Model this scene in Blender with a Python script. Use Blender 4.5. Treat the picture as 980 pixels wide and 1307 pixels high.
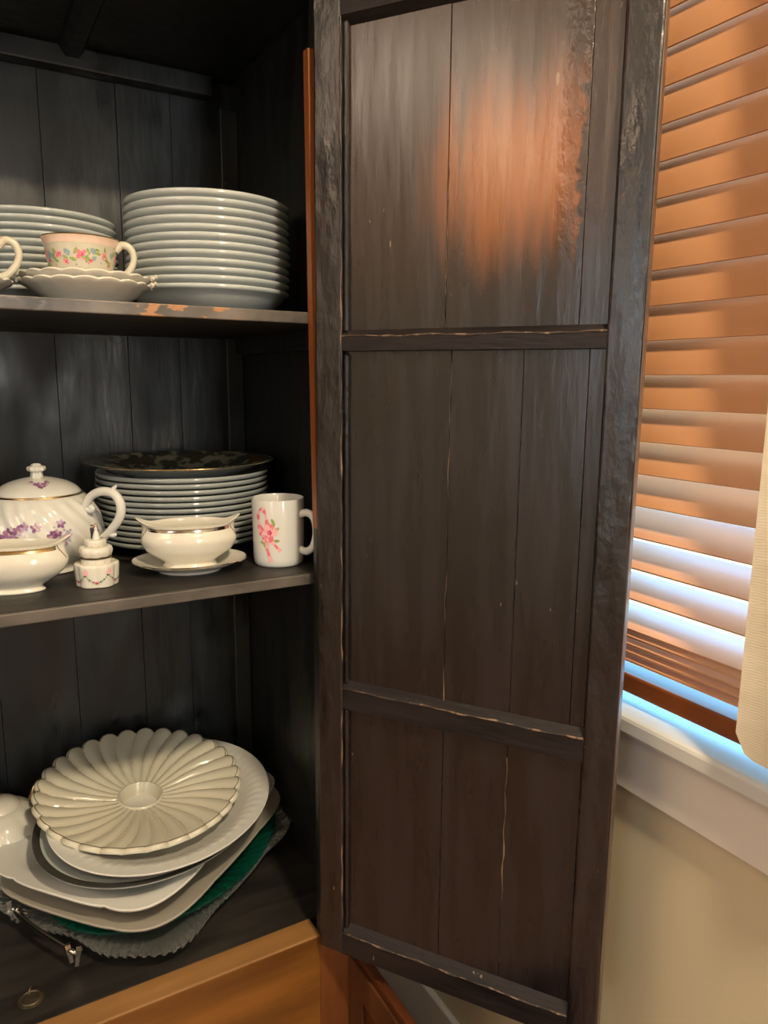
import bpy, bmesh, math, random
from math import sin, cos, pi, radians, sqrt, exp, atan2, hypot
from mathutils import Vector, Matrix
random.seed(7)
for o in list(bpy.data.objects): bpy.data.objects.remove(o)
C = bpy.context.scene.collection
S = bpy.context.scene
ZC = 1.52                                   # eye height

# ------------------------------------------------------------------ camera
def setup_camera():
    f = 942.786; p, r, y = radians(10.139), radians(.4816), radians(30.1685)
    F = Vector((sin(y)*cos(p), cos(y)*cos(p), -sin(p)))
    R0 = Vector((cos(y), -sin(y), 0)); U0 = R0.cross(F)
    R = cos(r)*R0 + sin(r)*U0; U = -sin(r)*R0 + cos(r)*U0
    cd = bpy.data.cameras.new('camera'); co = bpy.data.objects.new('camera', cd); C.objects.link(co)
    cd.sensor_fit = 'VERTICAL'; cd.sensor_height = 24.0; cd.lens = f*24.0/1307.0
    cd.clip_start = .02; cd.clip_end = 100
    m = Matrix(((R.x, U.x, -F.x, 0), (R.y, U.y, -F.y, 0), (R.z, U.z, -F.z, ZC), (0, 0, 0, 1)))
    co.matrix_world = m; S.camera = co
setup_camera()

# ------------------------------------------------------------------ view, world, lights
S.view_settings.view_transform = 'Standard'; S.view_settings.look = 'None'
S.view_settings.gamma = 1.0; S.view_settings.use_curve_mapping = False
S.view_settings.exposure = 0.35
W = bpy.data.worlds.new('sky'); S.world = W; W.use_nodes = True
def setup_world():
    nt = W.node_tree; nt.nodes.clear()
    out = nt.nodes.new('ShaderNodeOutputWorld'); bg = nt.nodes.new('ShaderNodeBackground')
    tc = nt.nodes.new('ShaderNodeTexCoord'); sp = nt.nodes.new('ShaderNodeSeparateXYZ')
    mr = nt.nodes.new('ShaderNodeMapRange'); rp = nt.nodes.new('ShaderNodeValToRGB')
    mr.inputs[1].default_value = -1; mr.inputs[2].default_value = 1
    cr = rp.color_ramp; cr.elements[0].position = 0; cr.elements[0].color = (.10, .13, .10, 1)
    cr.elements[1].position = 1; cr.elements[1].color = (.12, .38, .95, 1)
    e = cr.elements.new(.47); e.color = (.16, .20, .16, 1)
    e = cr.elements.new(.51); e.color = (.26, .66, 1.0, 1)
    bg.inputs[1].default_value = 10
    nt.links.new(tc.outputs['Generated'], sp.inputs[0]); nt.links.new(sp.outputs[2], mr.inputs[0])
    nt.links.new(mr.outputs[0], rp.inputs[0]); nt.links.new(rp.outputs[0], bg.inputs[0]); nt.links.new(bg.outputs[0], out.inputs[0])
setup_world()
def area(name, loc, to, sx, sy, power, col, shape='RECTANGLE', spread=180):
    l = bpy.data.lights.new(name, 'AREA'); l.shape = shape; l.size = sx; l.size_y = sy
    l.energy = power; l.color = col; l.spread = radians(spread)
    o = bpy.data.objects.new(name, l); C.objects.link(o); o.location = loc
    o.rotation_euler = (Vector(to)-Vector(loc)).to_track_quat('-Z', 'Y').to_euler()
    return o
WARM = (1.0, .79, .52); COOL = (.78, .90, 1.0)
area('ceiling_lamp_window_side', (.40, -.32, 2.66), (.40, -.32, 0), .16, .16, 32, WARM, 'DISK')
def bulb(name, loc, power, col, rad):
    l = bpy.data.lights.new(name, 'POINT'); l.energy = power; l.color = col; l.shadow_soft_size = rad
    o = bpy.data.objects.new(name, l); C.objects.link(o); o.location = loc
bulb('pendant_lamp', (-1.06, .20, 2.27), 4.5, (1.0, .62, .32), .11)
area('added_door_haze_light', (-1.65, .30, 2.68), (-1.65, .30, 0), 1.0, 1.0, 14, (1.0, .80, .61))  # unseen soft light, added so the upper door picks up a glossy haze
area('ceiling_lamp_rear', (-.7, -2.0, 2.66), (-.7, -2.0, 0), .16, .16, 12, WARM, 'DISK')
area('daylight_left_window', (-2.52, -1.30, 1.60), (-1, -1.0, 1.5), .75, 1.3, 13, COOL)
area('daylight_rear_window', (.42, -2.92, 1.75), (.42, 0, 1.6), .46, 1.5, 17, (.92, .97, 1.0))

# ------------------------------------------------------------------ materials
def mat(name, c1, c2=None, rough=.4, metal=0, nscale=8, stretch=(1, 1, 1), lo=.35, hi=.65, detail=6,
        bump=0, bscale=None, bstretch=None, rough2=None, coat=0, spec=.5, trans=0, ior=1.5, extra=None, croughness=.08):
    m = bpy.data.materials.new(name); m.use_nodes = True
    nt = m.node_tree; N = nt.nodes; L = nt.links; b = N['Principled BSDF']
    b.inputs['Base Color'].default_value = (*c1, 1); b.inputs['Roughness'].default_value = rough
    b.inputs['Metallic'].default_value = metal; b.inputs['Coat Weight'].default_value = coat
    b.inputs['Coat Roughness'].default_value = croughness
    b.inputs['Specular IOR Level'].default_value = spec
    b.inputs['Transmission Weight'].default_value = trans; b.inputs['IOR'].default_value = ior
    tc = N.new('ShaderNodeTexCoord'); mp = N.new('ShaderNodeMapping'); mp.inputs['Scale'].default_value = stretch
    L.new(tc.outputs['Object'], mp.inputs[0])
    nz = N.new('ShaderNodeTexNoise'); nz.inputs['Scale'].default_value = nscale; nz.inputs['Detail'].default_value = detail
    L.new(mp.outputs[0], nz.inputs['Vector'])
    col = None
    if c2 is not None:
        rp = N.new('ShaderNodeValToRGB'); rp.color_ramp.elements[0].position = lo; rp.color_ramp.elements[1].position = hi
        rp.color_ramp.elements[0].color = (*c1, 1); rp.color_ramp.elements[1].color = (*c2, 1)
        L.new(nz.outputs[0], rp.inputs[0]); col = rp.outputs[0]
        L.new(col, b.inputs['Base Color'])
    if rough2 is not None:
        mr = N.new('ShaderNodeMapRange'); mr.inputs[1].default_value = .3; mr.inputs[2].default_value = .7
        mr.inputs[3].default_value = rough; mr.inputs[4].default_value = rough2
        L.new(nz.outputs[0], mr.inputs[0]); L.new(mr.outputs[0], b.inputs['Roughness'])
    if bump:
        mp2 = N.new('ShaderNodeMapping'); mp2.inputs['Scale'].default_value = bstretch or stretch
        L.new(tc.outputs['Object'], mp2.inputs[0])
        n2 = N.new('ShaderNodeTexNoise'); n2.inputs['Scale'].default_value = bscale or nscale; n2.inputs['Detail'].default_value = 5
        L.new(mp2.outputs[0], n2.inputs['Vector'])
        bp = N.new('ShaderNodeBump'); bp.inputs['Strength'].default_value = bump; bp.inputs['Distance'].default_value = .01
        L.new(n2.outputs[0], bp.inputs['Height']); L.new(bp.outputs[0], b.inputs['Normal'])
    if extra: extra(nt, b, tc, col)
    return m

def mnode(nt, op, a, b=None, c=None, clamp=False):
    n = nt.nodes.new('ShaderNodeMath'); n.operation = op; n.use_clamp = clamp
    for i, v in enumerate((a, b, c)):
        if v is None: continue
        if isinstance(v, (int, float)): n.inputs[i].default_value = v
        else: nt.links.new(v, n.inputs[i])
    return n.outputs[0]
def noise(nt, tc, scale, stretch=(1, 1, 1), detail=5):
    mp = nt.nodes.new('ShaderNodeMapping'); mp.inputs['Scale'].default_value = stretch
    nt.links.new(tc.outputs['Object'], mp.inputs[0])
    n = nt.nodes.new('ShaderNodeTexNoise'); n.inputs['Scale'].default_value = scale; n.inputs['Detail'].default_value = detail
    nt.links.new(mp.outputs[0], n.inputs['Vector']); return n.outputs[0]
def smooth(nt, v, a, b):
    n = nt.nodes.new('ShaderNodeMapRange'); n.interpolation_type = 'SMOOTHSTEP'
    nt.links.new(v, n.inputs[0]); n.inputs[1].default_value = a; n.inputs[2].default_value = b
    return n.outputs[0]
def mixc(nt, fac, a, b):
    n = nt.nodes.new('ShaderNodeMix'); n.data_type = 'RGBA'
    nt.links.new(fac, n.inputs[0])
    for i, v in ((6, a), (7, b)):
        if isinstance(v, tuple): n.inputs[i].default_value = (*v, 1)
        else: nt.links.new(v, n.inputs[i])
    return n.outputs[2]

def door_extra(worn, chips=True):
    def fn(nt, b, tc, col):
        L = nt.links
        sp = nt.nodes.new('ShaderNodeSeparateXYZ'); L.new(tc.outputs['Object'], sp.inputs[0])
        s, z = sp.outputs[0], sp.outputs[2]
        streak = noise(nt, tc, 3.2, (14, 14, 1.2))
        if worn:
            # bare varnished wood where the dark paint has worn away on the upper panel
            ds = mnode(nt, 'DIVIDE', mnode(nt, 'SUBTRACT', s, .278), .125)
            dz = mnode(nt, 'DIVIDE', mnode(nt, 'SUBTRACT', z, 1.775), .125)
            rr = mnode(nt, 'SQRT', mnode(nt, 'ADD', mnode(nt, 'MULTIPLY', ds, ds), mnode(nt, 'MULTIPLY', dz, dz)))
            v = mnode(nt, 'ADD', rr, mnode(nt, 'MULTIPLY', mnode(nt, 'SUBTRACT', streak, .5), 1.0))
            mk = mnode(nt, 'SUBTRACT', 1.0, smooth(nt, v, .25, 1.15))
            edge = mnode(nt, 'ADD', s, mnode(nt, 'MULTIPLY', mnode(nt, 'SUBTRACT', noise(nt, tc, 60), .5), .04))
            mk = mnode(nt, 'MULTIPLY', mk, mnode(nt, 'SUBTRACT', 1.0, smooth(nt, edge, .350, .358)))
            # browner towards the top: reflected ceiling haze painted into the colour
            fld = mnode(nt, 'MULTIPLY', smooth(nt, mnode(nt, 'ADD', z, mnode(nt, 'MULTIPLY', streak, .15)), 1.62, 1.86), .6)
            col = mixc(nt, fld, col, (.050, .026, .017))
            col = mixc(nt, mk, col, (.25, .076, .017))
        # chips and scratches down to pale wood
        ch = noise(nt, tc, 85, (1, 1, .35), 2)
        ck = smooth(nt, ch, .745, .77)
        ck = mnode(nt, 'MULTIPLY', ck, .6)
        col = mixc(nt, ck, col, (.28, .20, .14))
        L.new(col, b.inputs['Base Color'])
        if worn:
            # thick dried paint along the joint beside the bare patch
            band = mnode(nt, 'SUBTRACT', 1.0, smooth(nt, mnode(nt, 'ABSOLUTE', mnode(nt, 'SUBTRACT', s, .352)), .008, .03))
            lump = mnode(nt, 'MULTIPLY', noise(nt, tc, 75, (1, 1, .7), 3), mnode(nt, 'MULTIPLY', band, smooth(nt, z, 1.62, 1.72)))
            bp = nt.nodes.new('ShaderNodeBump'); bp.inputs['Strength'].default_value = .45; bp.inputs['Distance'].default_value = .008
            old = b.inputs['Normal'].links
            if old: L.new(old[0].from_socket, bp.inputs['Normal'])
            L.new(lump, bp.inputs['Height']); L.new(bp.outputs[0], b.inputs['Normal'])
    return fn

M = {}
PAINT1, PAINT2 = (.0042, .0033, .0042), (.0140, .0116, .0150)
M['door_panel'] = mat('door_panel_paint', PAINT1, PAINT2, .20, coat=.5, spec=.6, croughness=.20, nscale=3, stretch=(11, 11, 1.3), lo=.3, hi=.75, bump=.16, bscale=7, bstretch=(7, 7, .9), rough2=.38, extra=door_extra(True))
M['door_frame'] = mat('door_frame_paint', PAINT1, (.0165, .0130, .0148), .22, coat=.5, spec=.6, croughness=.20, nscale=4, stretch=(8, 8, 1.6), lo=.3, hi=.75, bump=.55, bscale=34, bstretch=(1, 1, .5), rough2=.45, extra=door_extra(False))
M['door_rail'] = mat('door_rail_paint', PAINT1, (.019, .0135, .0138), .42, nscale=4, stretch=(1.6, 8, 8), lo=.3, hi=.75, bump=.12, bscale=20, rough2=.6, spec=.35, extra=door_extra(False))
def edge_wear(nt, b, tc, col):
    n = noise(nt, tc, 9, (6, 1, 1), 4); k = smooth(nt, n, .50, .58)
    col = mixc(nt, k, col, (.20, .13, .085)); nt.links.new(col, b.inputs['Base Color'])
M['door_arris'] = mat('worn_door_arris', (.022, .016, .014), (.07, .050, .038), .35, nscale=30, stretch=(.6, 1, .6), extra=edge_wear)
M['black'] = mat('black_cupboard_paint', (.008, .0083, .0078), (.016, .0168, .016), .34, nscale=5, stretch=(6, 6, 1.2), bump=.15, bscale=9, bstretch=(5, 5, .8), rough2=.5)
def smudge(nt, b, tc, col):
    n = noise(nt, tc, 5.5, (1.6, 1, .8), 6); k = smooth(nt, n, .45, .72)
    col = mixc(nt, k, col, (.034, .042, .045)); nt.links.new(col, b.inputs['Base Color'])
M['back'] = mat('smudged_black_paint', (.005, .0058, .0058), (.016, .019, .0198), .24, nscale=6, stretch=(2.2, 1, .9), bump=.2, bscale=8, bstretch=(4, 1, .8), rough2=.62, extra=smudge)
M['floorboard'] = mat('dark_shelf_board', (.010, .009, .0085), (.026, .022, .019), .42, nscale=5, stretch=(1, 6, 1), rough2=.55, bump=.1)
def chipped(nt, b, tc, col):
    n = noise(nt, tc, 60, (.6, 1, 1.2), 5); k = smooth(nt, n, .50, .55)
    sp = nt.nodes.new('ShaderNodeSeparateXYZ'); nt.links.new(tc.outputs['Object'], sp.inputs[0])
    # bare wood only in the stretch of the edge that has been knocked
    r = mnode(nt, 'MULTIPLY', smooth(nt, sp.outputs[0], .195, .22), mnode(nt, 'SUBTRACT', 1, smooth(nt, sp.outputs[0], .32, .36)))
    g = mnode(nt, 'MULTIPLY', smooth(nt, n, .5, .62), mnode(nt, 'SUBTRACT', 1, smooth(nt, sp.outputs[0], .16, .36)))
    col = mixc(nt, mnode(nt, 'MULTIPLY', g, .5), col, (.26, .23, .21))
    col = mixc(nt, mnode(nt, 'MULTIPLY', k, r), col, (.40, .19, .075)); nt.links.new(col, b.inputs['Base Color'])
M['chip_edge'] = mat('chipped_shelf_edge', (.05, .042, .036), (.17, .145, .125), .35, nscale=14, stretch=(1, 3, 1), extra=chipped)
M['shelf_edge'] = mat('worn_shelf_edge', (.035, .030, .027), (.13, .115, .10), .35, nscale=10, stretch=(.8, 2, 2))
M['orange_wood'] = mat('orange_varnished_wood', (.10, .036, .007), (.25, .100, .019), .3, nscale=2.6, stretch=(1.2, 5, 8), lo=.25, hi=.7, bump=.06, coat=.2)
M['ledge_wood'] = mat('pale_orange_ledge_wood', (.20, .095, .028), (.33, .170, .058), .42, nscale=3, stretch=(1.2, 8, 8), lo=.3, hi=.7, bump=.05)
M['stile_wood'] = mat('brown_orange_stile_wood', (.11, .034, .009), (.22, .070, .018), .4, nscale=3, stretch=(8, 8, 1.2), lo=.3, hi=.7)
M['edge_wood'] = mat('worn_door_edge_wood', (.060, .034, .024), (.15, .10, .075), .35, nscale=5, stretch=(6, 6, 1))
M['red_wood'] = mat('red_brown_wood', (.050, .013, .005), (.095, .027, .009), .35, nscale=3, stretch=(8, 1.2, 8))
M['lower_wood'] = mat('brown_lower_door_wood', (.055, .020, .008), (.105, .038, .014), .4, nscale=3, stretch=(8, 8, 1.2))
M['strip_wood'] = mat('bare_orange_strip_wood', (.22, .065, .016), (.34, .11, .028), .45, nscale=4, stretch=(6, 6, 1))

M['porcelain'] = mat('cool_white_porcelain', (.53, .575, .565), (.57, .61, .60), .10, nscale=3, coat=.8)
M['porcelain_grey'] = mat('grey_white_porcelain', (.48, .52, .51), (.52, .56, .55), .10, nscale=3, coat=.8)
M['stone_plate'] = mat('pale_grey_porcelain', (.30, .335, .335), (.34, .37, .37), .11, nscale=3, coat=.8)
M['cream'] = mat('cream_porcelain', (.70, .68, .60), (.74, .72, .64), .12, nscale=3, coat=.4)
M['ivory'] = mat('ivory_porcelain', (.60, .575, .46), (.64, .61, .50), .2, nscale=3, coat=.3)
M['white'] = mat('white_glaze', (.66, .665, .635), (.70, .705, .675), .12, nscale=3, coat=.4)
M['beige'] = mat('greige_stoneware', (.33, .31, .265), (.36, .34, .29), .3, nscale=4)
M['gold'] = mat('gold_band', (.55, .38, .17), (.62, .45, .22), .22, 1, nscale=20)
M['platinum'] = mat('platinum_band', (.56, .50, .42), (.62, .56, .48), .15, 1, nscale=20)
M['darkband'] = mat('charcoal_band', (.035, .034, .030), (.05, .048, .042), .25, nscale=20)
M['pink'] = mat('pink_print', (.75, .13, .20), (.80, .24, .30), .25, nscale=300)
M['palepink'] = mat('pale_pink_print', (.82, .40, .44), (.85, .52, .54), .25, nscale=300)
M['deeppink'] = mat('deep_pink_print', (.55, .045, .13), (.65, .08, .17), .25, nscale=300)
M['leaf'] = mat('leaf_green_print', (.22, .32, .07), (.36, .44, .14), .3, nscale=300)
M['blueprint'] = mat('grey_blue_print', (.22, .32, .36), (.32, .42, .44), .3, nscale=300)
M['violet'] = mat('violet_print', (.19, .065, .20), (.30, .13, .30), .3, nscale=300)
M['palevio'] = mat('pale_violet_print', (.42, .28, .44), (.52, .38, .52), .3, nscale=300)
M['yellowprint'] = mat('ochre_print', (.55, .33, .07), (.62, .42, .14), .3, nscale=300)
M['blush'] = mat('blush_rim_glaze', (.80, .58, .47), (.82, .63, .52), .15, nscale=60, coat=.3)
def motley(nt, b, tc, col):
    k = smooth(nt, noise(nt, tc, 38, (1, 1, 1), 4), .48, .56); k2 = smooth(nt, noise(nt, tc, 24, (1, 1, 1), 3), .55, .6)
    c = mixc(nt, k, (.07, .07, .042), (.30, .28, .18)); c = mixc(nt, k2, c, (.085, .06, .03)); nt.links.new(c, b.inputs['Base Color'])
M['dark_pattern'] = mat('dark_patterned_glaze', (.05, .05, .03), (.2, .18, .1), .25, nscale=30, extra=motley)
M['silver'] = mat('silver_plate', (.60, .58, .54), (.72, .70, .66), .18, 1, nscale=12)
M['clear_glass'] = mat('clear_pressed_glass', (.72, .75, .74), (.78, .81, .80), .04, nscale=5, trans=.90, ior=1.5)
M['green_glass'] = mat('green_pressed_glass', (.02, .50, .34), (.04, .60, .42), .05, nscale=5, trans=.92, ior=1.5)
M['brass_dark'] = mat('tarnished_brass', (.09, .07, .045), (.15, .12, .08), .5, .8, nscale=60)
M['skin'] = mat('figurine_skin', (.72, .45, .36), None, .4)
M['suit'] = mat('figurine_suit', (.02, .02, .03), None, .4)

M['slat'] = mat('orange_stained_blind_wood', (.70, .31, .135), (.84, .43, .22), .38, nscale=2.0, stretch=(6, 1.2, 14), lo=.25, hi=.75, bump=.02, coat=.15)
M['rail_wood'] = mat('dark_orange_rail_wood', (.20, .052, .012), (.28, .08, .02), .35, nscale=2, stretch=(6, 1.2, 14))
M['trim'] = mat('greyed_white_trim_paint', (.78, .73, .67), (.81, .76, .70), .35, nscale=3)
M['sill'] = mat('gloss_white_sill_paint', (.66, .66, .64), (.70, .70, .68), .25, nscale=3)
M['wall'] = mat('sage_beige_wall_paint', (.66, .575, .40), (.69, .60, .42), .6, nscale=2, bump=.04, bscale=220)
M['wall_room'] = mat('pale_room_wall_paint', (.55, .50, .41), (.58, .53, .44), .6, nscale=2)
M['ceil'] = mat('white_ceiling_paint', (.74, .72, .68), (.77, .75, .71), .7, nscale=2)
M['floor'] = mat('oak_floor', (.20, .10, .045), (.30, .16, .075), .35, nscale=2, stretch=(8, 1, 1))
def weave(nt, b, tc, col):
    w = nt.nodes.new('ShaderNodeTexWave'); w.inputs['Scale'].default_value = 95; w.bands_direction = 'Z'; w.inputs['Distortion'].default_value = 3
    w.inputs['Detail'].default_value = 2
    nt.links.new(tc.outputs['Object'], w.inputs['Vector'])
    bp = nt.nodes.new('ShaderNodeBump'); bp.inputs['Strength'].default_value = .08; bp.inputs['Distance'].default_value = .002
    nt.links.new(w.outputs[1], bp.inputs['Height']); nt.links.new(bp.outputs[0], b.inputs['Normal'])
M['linen'] = mat('cream_linen', (.60, .53, .41), (.72, .65, .52), .8, nscale=7, stretch=(1, 1, 2.5), lo=.3, hi=.7, extra=weave)
def pane_glass():
    m = bpy.data.materials.new('window_glass'); m.use_nodes = True; nt = m.node_tree; nt.nodes.clear()
    o = nt.nodes.new('ShaderNodeOutputMaterial'); mx = nt.nodes.new('ShaderNodeMixShader'); t = nt.nodes.new('ShaderNodeBsdfTransparent'); g = nt.nodes.new('ShaderNodeBsdfGlossy')
    g.inputs['Roughness'].default_value = .03; t.inputs[0].default_value = (.93, .96, .96, 1); mx.inputs[0].default_value = .07
    nt.links.new(t.outputs[0], mx.inputs[1]); nt.links.new(g.outputs[0], mx.inputs[2]); nt.links.new(mx.outputs[0], o.inputs[0]); return m
M['pane'] = pane_glass()

# ------------------------------------------------------------------ helpers
def tag(o, label, cat, group=None):
    o['label'] = label; o['category'] = cat
    if group: o['group'] = group
    return o
def thing(name, label, cat, loc=(0, 0, 0), rz=0, group=None):
    o = bpy.data.objects.new(name, None); C.objects.link(o); o.location = loc; o.rotation_euler = (0, 0, rz)
    o.empty_display_size = .03
    return tag(o, label, cat, group)
def mesh(name, verts, faces, m, smooth_a=35, mats=None, fm=None):
    me = bpy.data.meshes.new(name); me.from_pydata([tuple(v) for v in verts], [], faces); me.update()
    bm = bmesh.new(); bm.from_mesh(me); bmesh.ops.recalc_face_normals(bm, faces=bm.faces[:]) if fm is None else None
    bm.to_mesh(me); bm.free()
    for x in (mats or [m]): me.materials.append(x)
    if fm is not None:
        for p, i in zip(me.polygons, fm): p.material_index = i
    if smooth_a:
        for p in me.polygons: p.use_smooth = True
        me.set_sharp_from_angle(angle=radians(smooth_a))
    return me
def add(name, me, parent=None, loc=(0, 0, 0), rot=None):
    o = bpy.data.objects.new(name, me); C.objects.link(o); o.location = loc
    if rot: o.rotation_euler = rot
    if parent: o.parent = parent
    return o
def struct(o): o['kind'] = 'structure'; return o
def boxme(name, x0, x1, y0, y1, z0, z1, m, bev=0.0):
    bm = bmesh.new()
    v = [bm.verts.new((x, y, z)) for x in (x0, x1) for y in (y0, y1) for z in (z0, z1)]
    for f in ((0, 1, 3, 2), (4, 6, 7, 5), (0, 4, 5, 1), (2, 3, 7, 6), (0, 2, 6, 4), (1, 5, 7, 3)): bm.faces.new([v[i] for i in f])
    if bev: bmesh.ops.bevel(bm, geom=bm.edges[:], offset=bev, segments=2, affect='EDGES', profile=.5)
    bmesh.ops.recalc_face_normals(bm, faces=bm.faces[:])
    me = bpy.data.meshes.new(name); bm.to_mesh(me); bm.free(); me.materials.append(m)
    if bev:
        for p in me.polygons: p.use_smooth = True
        me.set_sharp_from_angle(angle=radians(18))
    return me
def box(name, x0, x1, y0, y1, z0, z1, m, parent=None, bev=0.0):
    me = boxme(name, x0, x1, y0, y1, z0, z1, m, bev)
    off = Vector((0, 0, 0))
    o = add(name, me, parent)
    if parent: o.matrix_parent_inverse = parent.matrix_basis.inverted()
    return o
def lathe_data(prof, seg=64, fn=None):
    V, Fc, rings = [], [], []
    for i, (r, z) in enumerate(prof):
        if r < 1e-6:
            V.append(fn(0, 0, z, i) if fn else (0, 0, z)); rings.append([len(V)-1])
        else:
            ring = []
            for k in range(seg):
                t = 2*pi*k/seg
                V.append(fn(t, r, z, i) if fn else (r*cos(t), r*sin(t), z)); ring.append(len(V)-1)
            rings.append(ring)
    for a, b in zip(rings, rings[1:]):
        for k in range(seg):
            k2 = (k+1) % seg
            if len(a) == 1 and len(b) == 1: continue
            if len(a) == 1: Fc.append((a[0], b[k2], b[k]))
            elif len(b) == 1: Fc.append((a[k], a[k2], b[0]))
            else: Fc.append((a[k], a[k2], b[k2], b[k]))
    return V, Fc
def lathe(name, prof, m, seg=64, fn=None, sa=40):
    V, Fc = lathe_data(prof, seg, fn); return mesh(name, V, Fc, m, sa)
def curve_pts(pts, n=24, closed=False):
    # Catmull-Rom through points of any dimension
    P = [tuple(p) for p in pts]; out = []
    cnt = len(P) if closed else len(P)-1
    for i in range(cnt):
        p0 = P[(i-1) % len(P)] if (closed or i > 0) else P[0]
        p1 = P[i]; p2 = P[(i+1) % len(P)]
        p3 = P[(i+2) % len(P)] if (closed or i+2 < len(P)) else P[-1]
        for k in range(n):
            t = k/n
            out.append(tuple(.5*((2*b)+(c-a)*t+(2*a-5*b+4*c-d)*t*t+(3*b-a-3*c+d)*t**3) for a, b, c, d in zip(p0, p1, p2, p3)))
    if not closed: out.append(P[-1])
    return out
def tube_data(pts, rad, seg=10, closed=False, flat=1.0):
    P = [Vector(p[:3]) for p in pts]; n = len(P)
    R = [rad(i/(n-1)) if callable(rad) else rad for i in range(n)]
    V, Fc = [], []
    T = []
    for i in range(n):
        a = P[(i-1) % n] if (closed or i > 0) else P[0]; b = P[(i+1) % n] if (closed or i < n-1) else P[-1]
        T.append((b-a).normalized())
    up = Vector((0, 0, 1)) if abs(T[0].z) < .9 else Vector((1, 0, 0))
    nrm = (up-T[0]*up.dot(T[0])).normalized()
    for i in range(n):
        nrm = (nrm-T[i]*nrm.dot(T[i])).normalized(); bi = T[i].cross(nrm)
        for k in range(seg):
            t = 2*pi*k/seg; V.append(P[i]+nrm*(R[i]*cos(t))+bi*(R[i]*flat*sin(t)))
    for i in range(n if closed else n-1):
        j = (i+1) % n
        for k in range(seg):
            k2 = (k+1) % seg; Fc.append((i*seg+k, i*seg+k2, j*seg+k2, j*seg+k))
    if not closed:
        Fc.append(tuple(range(seg))[::-1]); Fc.append(tuple((n-1)*seg+k for k in range(seg)))
    return V, Fc
def tube(name, pts, rad, m, seg=10, closed=False, flat=1.0, n=10):
    V, Fc = tube_data(curve_pts(pts, n, closed), rad, seg, closed, flat); return mesh(name, V, Fc, m, 60)
def join_data(parts):
    V, Fc = [], []
    for v, f in parts:
        o = len(V); V += [Vector(x) for x in v]; Fc += [tuple(i+o for i in q) for q in f]
    return V, Fc
def interp(prof, z):
    for (r0, z0), (r1, z1) in zip(prof, prof[1:]):
        if min(z0, z1)-1e-9 <= z <= max(z0, z1)+1e-9 and abs(z1-z0) > 1e-9: return r0+(r1-r0)*(z-z0)/(z1-z0)
    return prof[-1][0]
def blob(cu, cv, r, n=8, lob=0, rot=0, asp=1.0):
    # outline of a painted petal or leaf in surface units (metres along, metres up)
    o = []
    for k in range(n):
        t = 2*pi*k/n; rr = r*(1+.25*cos(lob*t)) if lob else r
        x, y = rr*cos(t), rr*asp*sin(t); o.append((cu+x*cos(rot)-y*sin(rot), cv+x*sin(rot)+y*cos(rot)))
    return o
def prints(name, polys, surf, parent, keys):
    # polys: list of (outline, material key); surf(u, v, lift) -> point on the glazed surface
    V, Fc, fm = [], [], []
    for i, (pl, k) in enumerate(polys):
        n = len(pl); cu = sum(p[0] for p in pl)/n; cv = sum(p[1] for p in pl)/n
        e = .00025+.00001*(i % 30)
        b = len(V); V.append(surf(cu, cv, e))
        for p in pl: V.append(surf(p[0], p[1], e))
        for q in range(n): Fc.append((b, b+1+q, b+1+(q+1) % n)); fm.append(keys.index(k))
    me = mesh(name, V, Fc, None, 60, [M[k] for k in keys], fm)
    return add(name, me, parent)
def rose(cu, cv, r, rnd, ks=('pink', 'palepink', 'deeppink')):
    out = []
    for k in range(7):
        t = 2*pi*k/7+rnd.random(); out.append((blob(cu+.6*r*cos(t), cv+.6*r*sin(t), r*.5, 7, 0, t, .8), ks[k % 2]))
    out.append((blob(cu, cv, r*.55, 8), ks[0])); out.append((blob(cu+.1*r, cv, r*.3, 7), ks[2])); out.append((blob(cu-.1*r, cv+.1*r, r*.14, 6), ks[1]))
    return out
def leafp(cu, cv, r, rot): return (blob(cu, cv, r, 8, 0, rot, .42), 'leaf')

ORD = ['bottom', 'second', 'third', 'fourth', 'fifth', 'sixth', 'seventh', 'eighth', 'ninth', 'tenth', 'eleventh', 'twelfth', 'thirteenth']

# ------------------------------------------------------------------ room shell
XW = .835                                    # window wall
YB = 1.56
WY0, WY1, WZ0, WZ1 = -.38, .93, 1.05, 2.34   # window opening
def wall_right():
    x0, x1 = XW, XW+.16
    parts = []
    def bx(y0, y1, z0, z1):
        v = [(x, y, z) for x in (x0, x1) for y in (y0, y1) for z in (z0, z1)]
        parts.append((v, [(0, 1, 3, 2), (4, 6, 7, 5), (0, 4, 5, 1), (2, 3, 7, 6), (0, 2, 6, 4), (1, 5, 7, 3)]))
    bx(-3.1, WY0, 0, 2.72); bx(WY1, YB, 0, 2.72); bx(WY0, WY1, 0, WZ0-.03); bx(WY0, WY1, WZ1, 2.72)
    V, Fc = join_data(parts); return struct(add('wall_right', mesh('wall_right', V, Fc, M['wall'], 0)))
wall_right()
struct(box('wall_back', -2.7, XW+.16, YB, YB+.12, 0, 2.72, M['wall']))
struct(box('wall_left', -2.7, -2.56, -3.1, YB, 0, 2.72, M['wall_room']))
struct(box('wall_front', -2.7, XW+.16, -3.1, -2.96, 0, 2.72, M['wall_room']))
struct(box('floor', -2.7, XW+.16, -3.1, YB+.12, -.06, 0, M['floor']))
struct(box('ceiling', -2.7, XW+.16, -3.1, YB+.12, 2.70, 2.80, M['ceil']))
struct(box('baseboard_right', XW-.016, XW, -2.9, YB, 0, .167, M['trim'], bev=.004))
struct(box('baseboard_back', -2.5, XW-.02, YB-.016, YB, 0, .167, M['trim'], bev=.004))

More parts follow.
